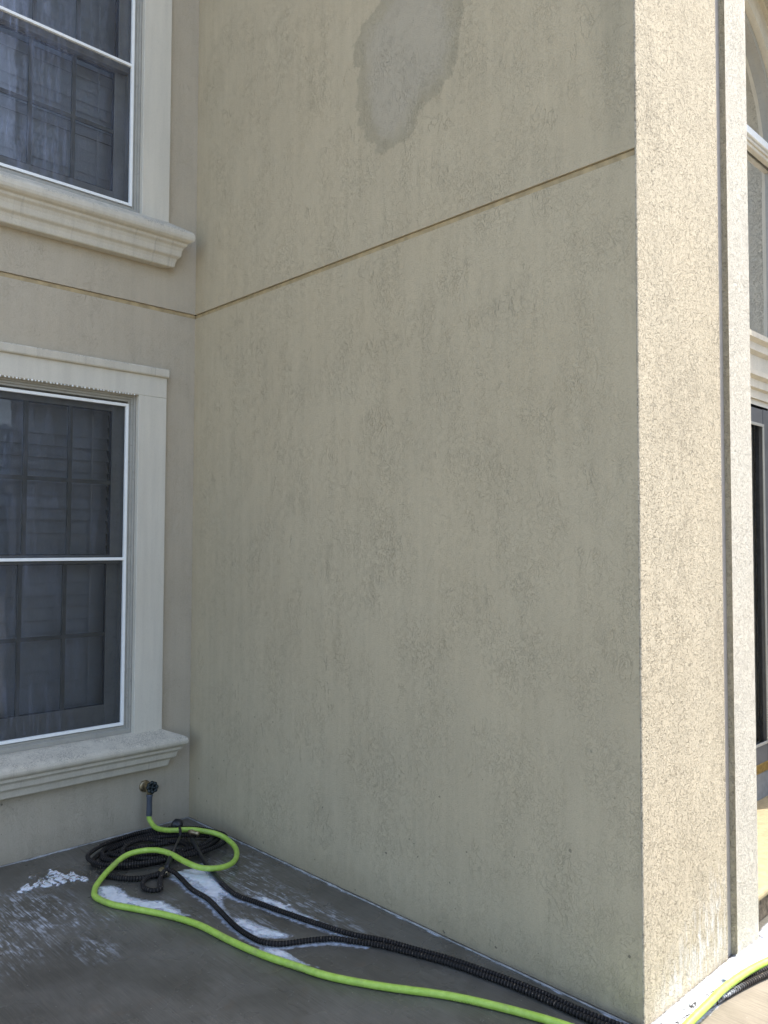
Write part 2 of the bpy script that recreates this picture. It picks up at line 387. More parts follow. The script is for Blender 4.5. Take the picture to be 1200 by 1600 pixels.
PA = [(-.247, -.448), (-.308, -.664), (-.365, -.887), (-.391, -1.041), (-.371, -1.162), (-.339, -1.338), (-.305, -1.499), (-.267, -1.644), (-.213, -1.764), (-.175, -1.894), (-.138, -2.018), (-.113, -2.145), (-.093, -2.268), (-.080, -2.39), (-.076, -2.514), (-.066, -2.615), (-.045, -2.70), (.0, -2.742), (.052, -2.750), (.176, -2.763), (.305, -2.779), (.417, -2.796), (.526, -2.816), (.632, -2.841), (.802, -2.868), (1.1, -2.93), (1.6, -3.0)]
PBl = [(-.45, -.66), (-.478, -.668), (-.476, -.752), (-.498, -.869), (-.499, -.998), (-.525, -1.137), (-.55, -1.266), (-.558, -1.365), (-.549, -1.456), (-.506, -1.518), (-.422, -1.565), (-.343, -1.62), (-.300, -1.690), (-.246, -1.785), (-.203, -1.906), (-.165, -2.026), (-.140, -2.15), (-.120, -2.272), (-.107, -2.393), (-.103, -2.517), (-.093, -2.625), (-.07, -2.715), (-.01, -2.768), (.052, -2.778), (.176, -2.790), (.30, -2.807), (.42, -2.824), (.53, -2.844), (.64, -2.868), (.82, -2.896), (1.1, -2.96), (1.6, -3.03)]
GREEN = [(-.279, -.0745, .094), (-.283, -.085, .070), (-.285, -.15, .047), (-.276, -.225, .05), (-.255, -.30, .062), (-.198, -.375, .070), (-.12, -.476, .055), (-.108, -.584, .036), (-.147, -.686, .030), (-.225, -.775, .030), (-.309, -.799, .034), (-.387, -.764, .044), (-.42, -.682, .056), (-.437, -.551, .066), (-.484, -.475, .070), (-.578, -.439, .064), (-.675, -.472, .040), (-.768, -.54, .018), (-.808, -.595, .0135), (-.83, -.658, .0128), (-.812, -.768, .0128), (-.764, -.87, .0128), (-.699, -1.011, .0128), (-.65, -1.172, .0128), (-.631, -1.366, .0128), (-.605, -1.535, .0128), (-.56, -1.701, .0128), (-.52, -1.827, .0128), (-.434, -1.992, .0128), (-.319, -2.177, .0128), (-.241, -2.354, .0128), (-.186, -2.522, .0128), (-.165, -2.65, .0128), (-.17, -2.77, .0128), (-.135, -2.865, .0135), (-.085, -2.875, .018), (-0.087, -2.82, 0.024), (0.068, -2.815, 0.033), (0.225, -2.815, 0.04), (0.33, -2.812, 0.04), (0.499, -2.817, 0.033), (0.653, -2.833, 0.024), (0.814, -2.864, 0.018), (1.2, -2.9, .0128), (1.7, -2.94, .0128)]

# soap film painted where the brush dragged it
film = np.zeros(X.shape)
def blob(cx, cy, sx, sy, a, rot=0.0):
    global film
    dx = X-cx; dy = Y-cy; u = dx*math.cos(rot)+dy*math.sin(rot); v = -dx*math.sin(rot)+dy*math.cos(rot)
    film = np.maximum(film, a*np.clip(1.25-np.sqrt((u/sx)**2+(v/sy)**2), 0, 1))
blob(-1.10, -.60, .24, .30, 1.0); blob(-1.30, -.75, .28, .30, .9); blob(-.98, -.70, .10, .22, .9); blob(-1.02, -1.05, .09, .14, .8)
blob(-.25, -1.0, .10, .42, 1.0); blob(-.20, -1.35, .06, .40, .7); blob(-.12, -.75, .08, .30, .45); blob(-.95, -.33, .25, .10, .5)
blob(-.60, -1.0, .07, .25, .45); blob(-.45, -1.25, .06, .25, .6); blob(-1.25, -.30, .3, .1, .35); blob(-.05, -.35, .05, .3, .5); blob(-.88, -.85, .08, .10, .5)
film *= (X < -.0)
soapy = np.zeros(X.shape)
P1 = [(-.457, -.623), (-.363, -.642), (-.313, -.7), (-.339, -.805), (-.36, -.88), (-.371, -1.031), (-.363, -1.15), (-.41, -1.08), (-.421, -.975), (-.485, -1.107), (-.504, -1.184), (-.474, -1.243), (-.463, -1.336), (-.415, -1.497), (-.485, -1.45), (-.535, -1.375), (-.53, -1.258), (-.498, -1.095), (-.477, -.948), (-.469, -.821)]
P2 = [(-.768, -.536), (-.713, -.561), (-.701, -.628), (-.711, -.724), (-.682, -.794), (-.63, -.861), (-.625, -.973), (-.622, -1.078), (-.693, -.949), (-.759, -.804), (-.807, -.7), (-.806, -.607)]
P3 = [(-1.025, -.291), (-.959, -.261), (-.909, -.241), (-.834, -.233), (-.785, -.259), (-.776, -.308), (-.742, -.4), (-.782, -.457), (-.865, -.416), (-.947, -.411), (-1.009, -.396)]
P4 = [(-.335, -1.04), (-.283, -1.176), (-.279, -1.344), (-.255, -1.593), (-.208, -1.688), (-.27, -1.629), (-.312, -1.428), (-.338, -1.207)]
P5 = [(-.529, -1.49), (-.521, -1.576), (-.513, -1.678), (-.491, -1.741), (-.554, -1.62), (-.589, -1.472)]
P6 = [(-.10, -2.69), (-.02, -2.708), (.073, -2.709), (.34, -2.709), (.66, -2.712), (.836, -2.728), (.932, -2.70), (1.071, -2.70), (1.071, -2.78), (.854, -2.812), (.632, -2.795), (.42, -2.79), (.33, -2.812), (.22, -2.812), (.118, -2.808), (-.055, -2.79)]
for pl, s in ((P1, .03), (P2, .03), (P3, .03), (P4, .03), (P5, .02), (P6, .02)):
    soapy = np.maximum(soapy, np.clip(.55+sdf_poly(X, Y, pl)/s*.5, 0, .34 if pl is P3 else 1))
near = np.where(Y > -2.6, np.clip(.62-(np.minimum(dist_path(X, Y, PA), dist_path(X, Y, PBl))-.012)/.03*.4, 0, 1), 0)*(Y < -.6)*(Y > -1.75)
soapy = np.maximum(soapy, near)
# thin dried rim a centimetre off both walls
rim = 1.9*np.clip(.6+.9*fnoise(X, Y, 9, 40, 2), 0, 1)*np.maximum(np.clip(1-np.abs(X+.022)/.02, 0, 1)*(X <= .02), np.clip(1-np.abs(Y+.022)/.02, 0, 1)*(X < 0))*.42
soapy = np.maximum(soapy, rim)
wetA = np.clip(.5+np.minimum(1.2-(X-.0), (6.2+Y+X*.9))*1.2, 0, 1)
wetA = np.where((X > -.02) & (Y < -2.7), np.minimum(wetA, np.clip(.5-(X-.02)*3, 0, 1)), wetA)
for nme, A in (('film', film), ('soapy', soapy), ('wet', wetA)):
    at = ground.data.attributes.new(nme, 'FLOAT', 'POINT'); at.data.foreach_set('value', A.ravel().astype(np.float32))

# ------------------------------------------------------------ house
H = 7.0; L = 2.706; GZ0, GZ1 = 2.769, 2.794
house = empty('stucco_house', (0, 0, 0))
tag(house, 'two-storey beige stucco house with an inside corner and cream window surrounds', 'house')

def sheet(name, us, zs, f, mat, attrs=None, skip=None):
    """grid of points f(u, z)"""
    U, Z = np.meshgrid(us, zs); n = len(us)
    pts = [f(u, z, i % n, i // n) for i, (u, z) in enumerate(zip(U.ravel(), Z.ravel()))]
    fc = [(j*n+i, j*n+i+1, (j+1)*n+i+1, (j+1)*n+i) for j in range(len(zs)-1) for i in range(n-1) if not (skip and skip(us[i], us[i+1], zs[j], zs[j+1]))]
    o = mk(name, pts, fc, mat, house)
    if attrs:
        for k, A in attrs.items():
            at = o.data.attributes.new(k, 'FLOAT', 'POINT'); at.data.foreach_set('value', A(U, Z).ravel().astype(np.float32))
    return o
# side wall with its recessed reveal joint; the last columns round the outer corner
dep = .015
zs = np.unique(np.round(np.r_[np.arange(0, GZ0-.01, .03), GZ0, GZ0+.0015, GZ1-.0015, GZ1, np.arange(GZ1+.02, 4.4, .03), np.arange(4.5, H+.01, .25)], 4)); zs[-1] = H
us = np.r_[np.arange(.0, 2.69, .03), 2.7012]
def f_side(u, z, i, j):
    x = dep if GZ0 < z < GZ1 else 0.0
    x += .0015*mn.noise(Vector((u*1.3, z*1.3, 3)))
    return (x, -u, z)
STAIN = [(-1.526, 3.868), (-1.382, 3.821), (-1.34, 3.752), (-1.363, 3.595), (-1.376, 3.443), (-1.415, 3.298), (-1.489, 3.2), (-1.607, 3.19), (-1.69, 3.22), (-1.735, 3.283), (-1.774, 3.313), (-1.9, 3.362), (-1.946, 3.426), (-1.969, 3.545), (-1.94, 3.685), (-1.9, 3.85), (-1.80, 4.0), (-1.604, 4.05)]
side = sheet('side_wall', us, zs, f_side, m_side, {
    'stain': lambda U, Z: np.clip(.5+sdf_poly(-U, Z, STAIN)*3.2, 0, 1),
    'drip': lambda U, Z: np.clip(1-np.hypot((-U+2.66)/.16, (Z-3.35)/.75), 0, 1)*.9})
side['label'] = 'large side wall with a damp grey patch near the top'
# groove paint strip lying in the reveal (brown), both walls
g = MB(); g.box(.004, .0112, -2.690, .02, GZ0+.0022, GZ1-.0022); g.box(.0105, .0125, -2.690, .01, GZ0+.0005, GZ1-.0005)
g.box(-4, .003, .0105, .0125, GZ0+.0005, GZ1-.0005); g.box(-4, .006, .004, .0112, GZ0+.0022, GZ1-.0022)
go = MB(); 
go.box(.0070, .0145, -2.697, .007, GZ0+.0017, GZ1-.0025, .0015); go.box(-4, .007, .0070, .0145, GZ0+.0017, GZ1-.0025, .0015)
go.out('reveal_strip', m_groove, house)

# window wall
WX0, WX1 = -1.445, -.35
ops = [(.515, 2.29), (3.265, 4.93)]
uss = np.unique(np.round(np.r_[-4.0, -3, -2.2, np.arange(-1.9, -1.46, .06), WX0, np.arange(-1.4, -.38, .06), WX1, np.arange(-.32, 0, .03), 0], 4))
zw = np.unique(np.round(np.r_[np.arange(0, GZ0-.01, .05), GZ0, GZ0+.0015, GZ1-.0015, GZ1, np.arange(GZ1+.03, 5, .05), .515, 2.29, 3.265, 4.93, 5.4, 6, H], 4))
def hole(u0, u1, z0, z1):
    return any(u0 >= WX0-.001 and u1 <= WX1+.001 and z0 >= a-.001 and z1 <= b+.001 for a, b in ops)
sheet('window_wall', uss, zw, lambda u, z, i, j: (u, (dep if GZ0 < z < GZ1 else 0.0), z), m_wwall, skip=hole)

# front wall: left of the arched entry, and round it
AC, AS, AR = 1.764, 3.75, .911           # arch centre, spring height, clear radius
CW = .197                                # casing width
CH0, CH1 = .617, .656                    # smooth joint beside the casing
FY = -L
fu = np.r_[.0, .0008, .003, .0065, np.arange(.03, CH0, .03), CH0]
fz = np.unique(np.round(np.r_[np.arange(0, 4.4, .02), np.arange(4.5, H+.01, .25)], 4)); fz[-1] = H
def f_front(u, z, i, j):
    e = .0012*mn.noise(Vector((z*38, 5, 1)))+.0016*mn.noise(Vector((z*9, 9, 1)))
    if i == 0: return (.0002+max(e, 0)*.3, -2.7010, z)
    if i == 1: return (.0010+max(e, -.0006), -2.7034, z)
    if i == 2: return (.0032+e, -2.7050, z)
    if i == 3: return (.0065, FY, z)
    return (u, FY, z)
FW = [(.12, .06), (.20, .15), (.28, .19), (.36, .24), (.46, .26), (.52, .34), (.58, .30), (.63, .10), (.63, 0), (.1, 0)]
front = sheet('front_wall', fu, fz, f_front, m_front, {'soap': lambda U, Z: np.clip(.4+sdf_poly(U, Z, FW)*7, 0, 1)})
# smooth sealant channel
j = MB(); j.quad((CH0, FY, 0), (CH0, FY, H), (CH0, FY+.004, H), (CH0, FY+.004, 0)); j.quad((CH0, FY+.004, 0), (CH0, FY+.004, H), (CH1+.01, FY+.004, H), (CH1+.01, FY+.004, 0))
j.out('sealant_joint', m_sealant, house)
# arched casing (pilasters joined by an arch), proud of the wall
PF = FY-.019
def arch_path(r, z0=0.0, n=40):
    return [(AC-r, z0)]+[(AC-r, z0+(AS-z0)*k/6) for k in range(1, 7)]+[(AC-r*math.cos(math.pi*k/n), AS+r*math.sin(math.pi*k/n)) for k in range(1, n)]+[(AC+r, AS-(AS-z0)*k/6) for k in range(0, 7)]
def ring(name, r0, r1, y0, y1, mat, z0=0.0, inner_y=None, parent=house, smooth=False):
    a = arch_path(r0, z0); b = arch_path(r1, z0); mb = MB()
    for k in range(len(a)-1):
        (ax, az), (bx, bz) = a[k], a[k+1]; (cx, cz), (dx, dz) = b[k], b[k+1]
        mb.quad((ax, y0, az), (bx, y0, bz), (dx, y0, dz), (cx, y0, cz))      # face
        mb.quad((ax, y0, az), (ax, y1 if inner_y is None else inner_y, az), (bx, y1 if inner_y is None else inner_y, bz), (bx, y0, bz))
        mb.quad((cx, y0, cz), (dx, y0, dz), (dx, y1, dz), (cx, y1, cz))
    return mb.out(name, mat, parent)
EY = -2.25                               # plane of the entry wall, set back
cas = ring('entry_surround', AR, AR+CW, PF, FY+.006, m_pil, inner_y=EY)
cas.data.materials.append(m_return_shaded)
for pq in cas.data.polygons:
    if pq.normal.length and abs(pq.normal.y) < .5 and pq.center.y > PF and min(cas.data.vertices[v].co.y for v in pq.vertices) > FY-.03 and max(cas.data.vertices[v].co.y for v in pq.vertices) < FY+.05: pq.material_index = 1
cas['label'] = 'pale textured surround standing proud of the front wall'
# front wall right of the casing and above the arch
rf = MB(); R1 = AR+CW
pa = arch_path(R1); top = [(p, H) for p, _ in pa]
for k in range(len(pa)-1):
    (ax, az), (bx, bz) = pa[k], pa[k+1]
    if abs(bx-ax) > 1e-6: rf.quad((ax, FY, az), (bx, FY, bz), (bx, FY, H), (ax, FY, H))
rf.quad((AC+R1, FY, 0), (6.2, FY, 0), (6.2, FY, H), (AC+R1, FY, H))
o = rf.out('front_wall', m_front, house)
# sealant bead a finger's width off the foot of both shaded walls
cb = MB()
def bead(a, b_, n):
    pp = []
    for k in range(n+1):
        t_ = k/n; x = a[0]+(b_[0]-a[0])*t_; y = a[1]+(b_[1]-a[1])*t_; w_ = .0022*mn.noise(Vector((x*7, y*7, 2)))
        pp.append((x+(w_ if a[0] == b_[0] else 0), y+(w_ if a[1] == b_[1] else 0), .0008))
    cb.tube(pp, [.0036+.0022*mn.noise(Vector((p[0]*23, p[1]*23, 5))) for p in pp], 6)
bead((-.015, -.017), (-.015, -2.69), 130); bead((-.017, -.015), (-3.5, -.015), 170)
cb.out('sealant_bead', plain('pale_sealant', (.36, .36, .345), .6, 0, .35, 25), house, True)
# rest of the shell: entry wall, outer sides, roof
sh = MB()
sh.quad((6.2, FY, 0), (6.2, 4, 0), (6.2, 4, H), (6.2, FY, H)); sh.quad((-4, 4, 0), (6.2, 4, 0), (6.2, 4, H), (-4, 4, H)); sh.quad((-4, 0, 0), (-4, 4, 0), (-4, 4, H), (-4, 0, H))
sh.out('rear_wall', m_wwall, house)
rfm = MB(); rfm.box(-4.2, 6.4, -.15, 4.2, H, H+.25); rfm.box(-.18, 6.4, -2.9, -.1502, H, H+.25); rfm.out('roof', m_roof, house)
iw = MB(); iw.box(.15, .17, -2.2, 3.9, 0, H-.01); iw.box(-3.9, .14, .55, .57, 0, H-.01); iw.out('dark_backing', m_dark, house)  # near-black sheets painted as the unlit rooms behind the windows

# ---- entry: wall, arched window, lower window, ledge, door, threshold
ew = MB(); r = .725
# entry wall with one tall opening x 1.04..2.49 up to the arch
gl0, gl1 = AC-r, AC+r
pa = [(AC-r*math.cos(math.pi*k/40), AS+r*math.sin(math.pi*k/40)) for k in range(41)]
for (ax, az), (bx, bz) in zip(pa[:-1], pa[1:]): ew.quad((ax, EY, az), (bx, EY, bz), (bx, EY, H-.02), (ax, EY, H-.02))
ew.quad((.2, EY, 0), (gl0, EY, 0), (gl0, EY, H-.02), (.2, EY, H-.02)); ew.quad((gl1, EY, 0), (4, EY, 0), (4, EY, H-.02), (gl1, EY, H-.02))
ew.quad((gl0, EY, 2.27), (gl1, EY, 2.27), (gl1, EY, 2.60), (gl0, EY, 2.60))
ew.quad((2.31, EY, 0), (gl1, EY, 0), (gl1, EY, 2.27), (2.31, EY, 2.27)); ew.quad((gl0, EY, 0), (1.22, EY, 0), (1.22, EY, 2.27), (gl0, EY, 2.27))
ew.out('entry_wall', m_trim, house)
# arched moulding band round the glass: three stepped rings
aw = ring('arched_window', .735, .80, EY-.045, EY+.05, m_trim, z0=2.62)
aw['label'] = 'arched window above the entry door'
ring('moulding', .80, .90, EY-.03, EY+.01, m_trim, z0=2.62, parent=aw); ring('moulding', .90, .975, EY-.055, EY+.01, m_sill, z0=2.62, parent=aw)
ring('frame', .695, .735, EY-.012, EY+.05, m_gray, z0=2.66, parent=aw)
gm = MB(); fan = [(AC-.70*math.cos(math.pi*k/40), AS+.70*math.sin(math.pi*k/40)) for k in range(41)]
gm.v = [(x, EY+.02, z) for x, z in fan]+[(AC+.70, EY+.02, 2.64), (AC-.70, EY+.02, 2.64)]; gm.f = [tuple(range(43))]
gm.out('glass', m_glass, aw)
tb = MB(); tb.box(AC-.70, AC+.70, EY-.03, EY+.015, 3.735, 3.778, .004); tb.out('transom_bar', m_white, aw)
tb = MB(); tb.box(AC-.70, AC+.70, EY-.018, EY+.014, 3.68, 3.733, .006); tb.box(AC-.70, AC+.70, EY-.026, EY+.0, 3.70, 3.715, .003); tb.out('transom_bar', m_sill, aw)
tb = MB(); tb.box(AC-.70, AC+.70, EY-.02, EY+.015, 2.64, 2.664, .004); tb.out('frame', m_gray, aw)
# ledge between window and door
lg = MB()
lg.ext([(0, 2.30), (.012, 2.30), (.012, 2.345), (.030, 2.352), (.030, 2.395), (.055, 2.408), (.055, 2.435), (.02, 2.45), (.02, 2.53), (.045, 2.545), (.045, 2.585), (.07, 2.60), (.07, 2.628), (0, 2.64)], gl0-.2, gl1+.2)
lg.v = [(x, y+EY-.002, z) for x, y, z in lg.v]; lg.out('ledge', m_sill, house)
# door
door = MB(); DX0, DX1 = 1.24, 2.305; ds = .11
door.box(DX0, DX0+ds, EY-.02, EY+.03, .34, 2.25, .004); door.box(2.185, DX1, EY-.02, EY+.03, .34, 2.25, .004)
door.box(DX0+ds, 2.185, EY-.018, EY+.028, 2.163, 2.248, .004); door.box(DX0+ds, 2.185, EY-.018, EY+.028, .342, .44, .004)
do = door.out('door', m_bronze, house); do['label'] = 'dark grey glazed entry door'
dg = MB(); dg.box(DX0+ds, 2.184, EY+.004, EY+.008, .44, 2.163); dg.out('glass', m_glass, do)
dt = MB(); dt.box(DX0+ds, 2.1845, EY-.026, EY-.019, 2.150, 2.166, .002); dt.box(2.165, 2.1845, EY-.026, EY-.0195, .44, 2.1495, .002); dt.box(DX0+ds, 2.164, EY-.026, EY-.0195, .44, .455, .002); dt.out('glazing_bead', m_gray, do)
th = MB(); th.box(1.2, 2.4, EY-.02, EY+.05, .295, .345, .004); th.out('door_sill', m_brass, do)
th = MB(); th.box(1.0, 2.6, EY-.012, EY+.05, .152, .294, .004); th.out('riser', m_grayconc, house)
# behind the entry glass: near-black sheets, room darkness put into their colour
ib = MB(); ib.box(.9, 2.7, EY+.5, EY+.52, 0, 5); ib.box(.88, .9, EY+.1, EY+.5, 0, 5); ib.box(2.7, 2.72, EY+.1, EY+.5, 0, 5); ib.out('dark_backing', m_dark, house)

# porch slab with a rounded nosing over a recessed riser
ps = MB(); px0, px1 = AC-AR+.002, AC+AR-.002
prof = [(-2.7, .155)]+[(-2.700-.018*math.sin(a), .137+.018*math.cos(a)) for a in np.linspace(0.1, math.pi-.1, 8)]+[(-2.70, .118), (-2.26, .118), (-2.24, .155)]
n = len(prof); ps.v = [(px0, y, z) for y, z in prof]+[(px1, y, z) for y, z in prof]
ps.f = [(i, (i+1) % n, n+(i+1) % n, n+i) for i in range(n)]+[tuple(range(n)), tuple(range(2*n-1, n-1, -1))]
porch = ps.out('porch_step', m_stone, house)
pr = MB(); pr.box(px0, px1, -2.672, -2.3, -.02, .1185, .004); pr.out('riser', m_dirty, porch)

# ---- windows of the recessed wall
LABEL = {0: 'lower window with pale sill and cap moulding', 1: 'upper window with damp screen and pale sill'}
def window(k, z0, z1, zm, top_trim, sill_prof, sill_mat, screen):
    """z0/z1 opening, zm meeting rail of the screen"""
    mb = MB(); p = .030; cw = .163                         # casing with eased edges
    xr = WX1+cw; xl = WX0-cw
    mb.box(WX1, xr, -p, .004, z0-.01, z1, .004); mb.box(xl, WX0, -p, .004, z0-.01, z1, .004); mb.box(xl, xr, -p-.0005, .004, z1-.0006, z1+.112, .004)
    win = mb.out('window', m_trim, house); win['label'] = LABEL[k]
    if top_trim:
        c = MB(); c.ext([(0, z1+.106), (.043, z1+.112), (.047, z1+.118), (.047, z1+.150), (.043, z1+.156), (0, z1+.162)], xl-.02, xr+.004); c.out('cap_moulding', m_sill, win)
    # small drops hanging from the lower edge of the head
    if k == 0:
        d = MB(); x = -1.4
        while x < WX1-.01:
            bm = bmesh.new(); rr_ = random.uniform(.0036, .0055); bmesh.ops.create_uvsphere(bm, u_segments=6, v_segments=4, radius=rr_)
            d.add_bm(bm, Matrix.Translation((x, -.029, z1-.003))); x += random.uniform(.014, .024)
        tag(d.out('water_drops', m_white, win, True), kind='stuff')
    # sill
    s = MB(); s.ext(sill_prof, WX0-.20, WX1+.133, -1, 1, close=True); s_o = s.out('sill', sill_mat, win); bev(s_o, .0035)
    # grey jamb frame: three steps
    fr = MB()
    for (a, y0, y1) in ((.000, .002, .05), (.012, .010, .05), (.024, .018, .05)):
        b = a+.012
        fr.box(WX1-b, WX1-a, y0, y1, z0+a, z1-a, .0012); fr.box(WX0+a, WX0+b, y0, y1, z0+a, z1-a, .0012)
        fr.box(WX0+b, WX1-b, y0+.0002, y1, z1-b, z1-a, .0012); fr.box(WX0+b, WX1-b, y0+.0002, y1, z0+a, z0+b, .0012)
    fr.box(WX0+.001, WX1-.001, .0, .012, z0-.012, z0+.020, .002)
    fr.out('frame', m_gray, win)
    # white screen frame
    sx1 = WX1-.035; sx0 = WX0+.035; sz0 = z0+.040; sz1 = z1-.048; b = .0150
    sf = MB(); y0, y1 = .012, .030
    sf.box(sx1-b, sx1, y0, y1, sz0, sz1, .0015); sf.box(sx0, sx0+b, y0, y1, sz0, sz1, .0015)
    for q in ((sz0, sz0+b), (sz1-b, sz1), (zm-b/2, zm+b/2)): sf.box(sx0+b-.001, sx1-b+.001, y0+.0005, y1, q[0], q[1], .0015)
    sfo = sf.out('screen_frame', m_white, win)
    sc = MB(); sc.quad((sx0+b, .026, sz0+b), (sx1-b, .026, sz0+b), (sx1-b, .026, sz1-b), (sx0+b, .026, sz1-b)); sc.out('insect_screen', screen, sfo)
    # sashes
    zc = (z0+z1)/2+.015 if k == 0 else zm-.01
    def sash(za, zb, y, bot, topr):
        m = MB(); xa, xb = WX0+.045, WX1-.045; st = .062; d = .032
        m.box(xb-st, xb, y, y+d, za, zb, .003); m.box(xa, xa+st, y, y+d, za, zb, .003)
        m.box(xa+st-.001, xb-st+.001, y+.001, y+d-.001, za, za+bot, .003); m.box(xa+st-.001, xb-st+.001, y+.001, y+d-.001, zb-topr, zb, .003)
        so_ = m.out('sash', m_sash, win)
        gq = MB(); gy = y+.016; gq.quad((xa+st, gy, za+bot), (xb-st, gy, za+bot), (xb-st, gy, zb-topr), (xa+st, gy, zb-topr)); gq.out('glass', m_glass, so_)
        mu = MB(); gw = (xb-xa-2*st)/4
        for i in (1, 2, 3): mu.box(xa+st+gw*i-.010, xa+st+gw*i+.010, gy-.013, gy-.002, za+bot, zb-topr)
        zmid = (za+bot+zb-topr)/2; mu.box(xa+st, xb-st, gy-.0125, gy-.0022, zmid-.010, zmid+.010)
        mu.out('muntin', m_muntin, so_)
        gk = MB(); q = .005
        gk.box(xb-st-q, xb-st-.0005, gy-.009, gy-.001, za+bot, zb-topr); gk.box(xa+st+.0005, xa+st+q, gy-.009, gy-.001, za+bot, zb-topr)
        gk.box(xa+st+q, xb-st-q, gy-.0088, gy-.0012, zb-topr-q, zb-topr); gk.box(xa+st+q, xb-st-q, gy-.0088, gy-.0012, za+bot, za+bot+q)
        gk.out('gasket', m_rubber, so_)
    sash(zc-.02, z1-.02, .050, .045, .070)                 # upper sash, outer track
    sash(z0+.03, zc+.025, .088, .115 if k == 0 else .095, .045)
    jm = MB(); 
    for x0, x1 in ((WX0-.002, WX0+.046), (WX1-.046, WX1+.002)): jm.box(x0, x1, .0505, .16, z0-.002, z1+.002)
    jm.box(WX0+.0461, WX1-.0461, .0505, .16, z1-.022, z1+.002); jm.box(WX0+.0461, WX1-.0461, .0505, .16, z0-.002, z0+.03)
    jm.out('jamb', m_sash, win)
    # slatted blind
    bl = MB(); z = z1-.06; i = 0
    while z > z0+.05:
        tl = rad(72 if k == 0 else 80)+random.uniform(-.14, .14)
        c_, s_ = math.cos(tl)*.036, math.sin(tl)*.036; y = .20
        bl.quad((WX0+.05, y-c_, z-s_), (WX1-.06, y-c_, z-s_+random.uniform(-.003, .003)), (WX1-.06, y+c_, z+s_), (WX0+.05, y+c_, z+s_)); z -= .064; i += 1
    for x in (WX1-.16, WX1-.52, WX0+.20): bl.box(x-.004, x+.004, .168, .169, z0+.05, z1-.04)
    bl.box(WX0+.05, WX1-.06, .175, .22, z1-.075, z1-.03, .003)
    bl.out('blind', m_blind, win)
    return win
def bev(o, w_):
    m = o.modifiers.new('bevel', 'BEVEL'); m.width = w_; m.segments = 3; m.limit_method = 'ANGLE'; m.angle_limit = rad(25)
    return o
lower_sill = [(0, .318), (.052, .318), (.056, .322), (.062, .352), (.066, .360), (.080, .362), (.086, .368), (.090, .392), (.096, .402), (.108, .406), (.110, .418), (.112, .424), (.124, .430), (.131, .440), (.133, .452), (.130, .464), (.122, .474), (.105, .482), (.030, .512), (0, .515)]
upper_sill = [(0, 3.010), (.050, 3.010), (.054, 3.016), (.058, 3.040), (.064, 3.056), (.076, 3.066), (.080, 3.072), (.082, 3.098), (.088, 3.116), (.102, 3.128), (.104, 3.140), (.120, 3.146), (.131, 3.156), (.134, 3.170), (.132, 3.190), (.124, 3.205), (.105, 3.216), (.030, 3.262), (0, 3.266)]
window(0, .515, 2.29, 1.422, True, lower_sill, m_sill, m_screen_lo)
window(1, 3.265, 4.93, 4.074, True, upper_sill, m_sill, m_screen_up)

# ------------------------------------------------------------ faucet
FX, FZ = -.268, .2206
fc = empty('garden_faucet', (FX, 0, FZ)); tag(fc, 'old brass garden faucet with a dark handwheel low on the stucco wall', 'faucet')
def cyl(mb, a, b, r0, r1=None, seg=20): mb.tube([a, b], [r0, r0 if r1 is None else r1], seg)
b = MB()
b.tube([(FX, -.0005, FZ), (FX, -.004, FZ), (FX, -.009, FZ)], [.031, .031, .022], 24)
keep(b.out('wall_flange', m_brasslt, None, True), fc)
b = MB(); b.tube([(FX, -.008, FZ), (FX-.001, -.03, FZ), (FX-.004, -.055, FZ-.002), (FX-.008, -.072, FZ-.012), (FX-.010, -.075, FZ-.03)], [.012, .012, .016, .016, .014], 16)
b.tube([(FX+.002, -.05, FZ+.006), (FX+.004, -.066, FZ+.016)], [.013, .011], 6)
keep(b.out('valve_body', m_brasslt, None, True), fc)
b = MB(); ax = Vector((-.25, -.90, .22)).normalized(); c0 = Vector((FX-.002, -.088, FZ+.012)); e1 = ax.orthogonal().normalized(); e2 = ax.cross(e1)
cyl(b, tuple(c0-ax*.03), tuple(c0+ax*.004), .006)
pts = []
rim_r = [.0082+.0020*math.cos(2*math.pi*k/48*8) for k in range(49)]
b.tube([tuple(c0-ax*.010), tuple(c0-ax*.003)], [.016, .022], 20)
b.tube([tuple(c0+(e1*math.cos(2*math.pi*k/48)+e2*math.sin(2*math.pi*k/48))*.023) for k in range(49)], rim_r, 8, cap=False)
for k in range(4):
    a = math.pi/2*k+.4; d = e1*math.cos(a)+e2*math.sin(a); cyl(b, tuple(c0), tuple(c0+d*.022), .0050, None, 8)
b.tube([tuple(c0-ax*.004), tuple(c0+ax*.006)], [.008, .006], 12)
keep(b.out('handwheel', m_wheel, None, True), fc)

# ------------------------------------------------------------ hoses
gh = hose('garden_hose', GREEN, .0124, m_lime, step=.01, seg=18)
tag(gh, 'lime green garden hose looping from the wall faucet across the wet slab', 'hose')
b = MB(); b.tube([(-.278, -.075, .195), (-.2785, -.075, .188), (-.279, -.0752, .180), (-.279, -.075, .150), (-.279, -.075, .118), (-.279, -.0748, .090), (-.2792, -.0745, .084)], [.0165, .0172, .0150, .0140, .0146, .0156, .0140], 20)
b.out('strain_relief', m_sleeve, gh, True)

zA = [.034, .020, .013]+[.0128]*(len(PA)-3)
PA3 = [(x, y, z) for (x, y), z in zip(PA, zA)]
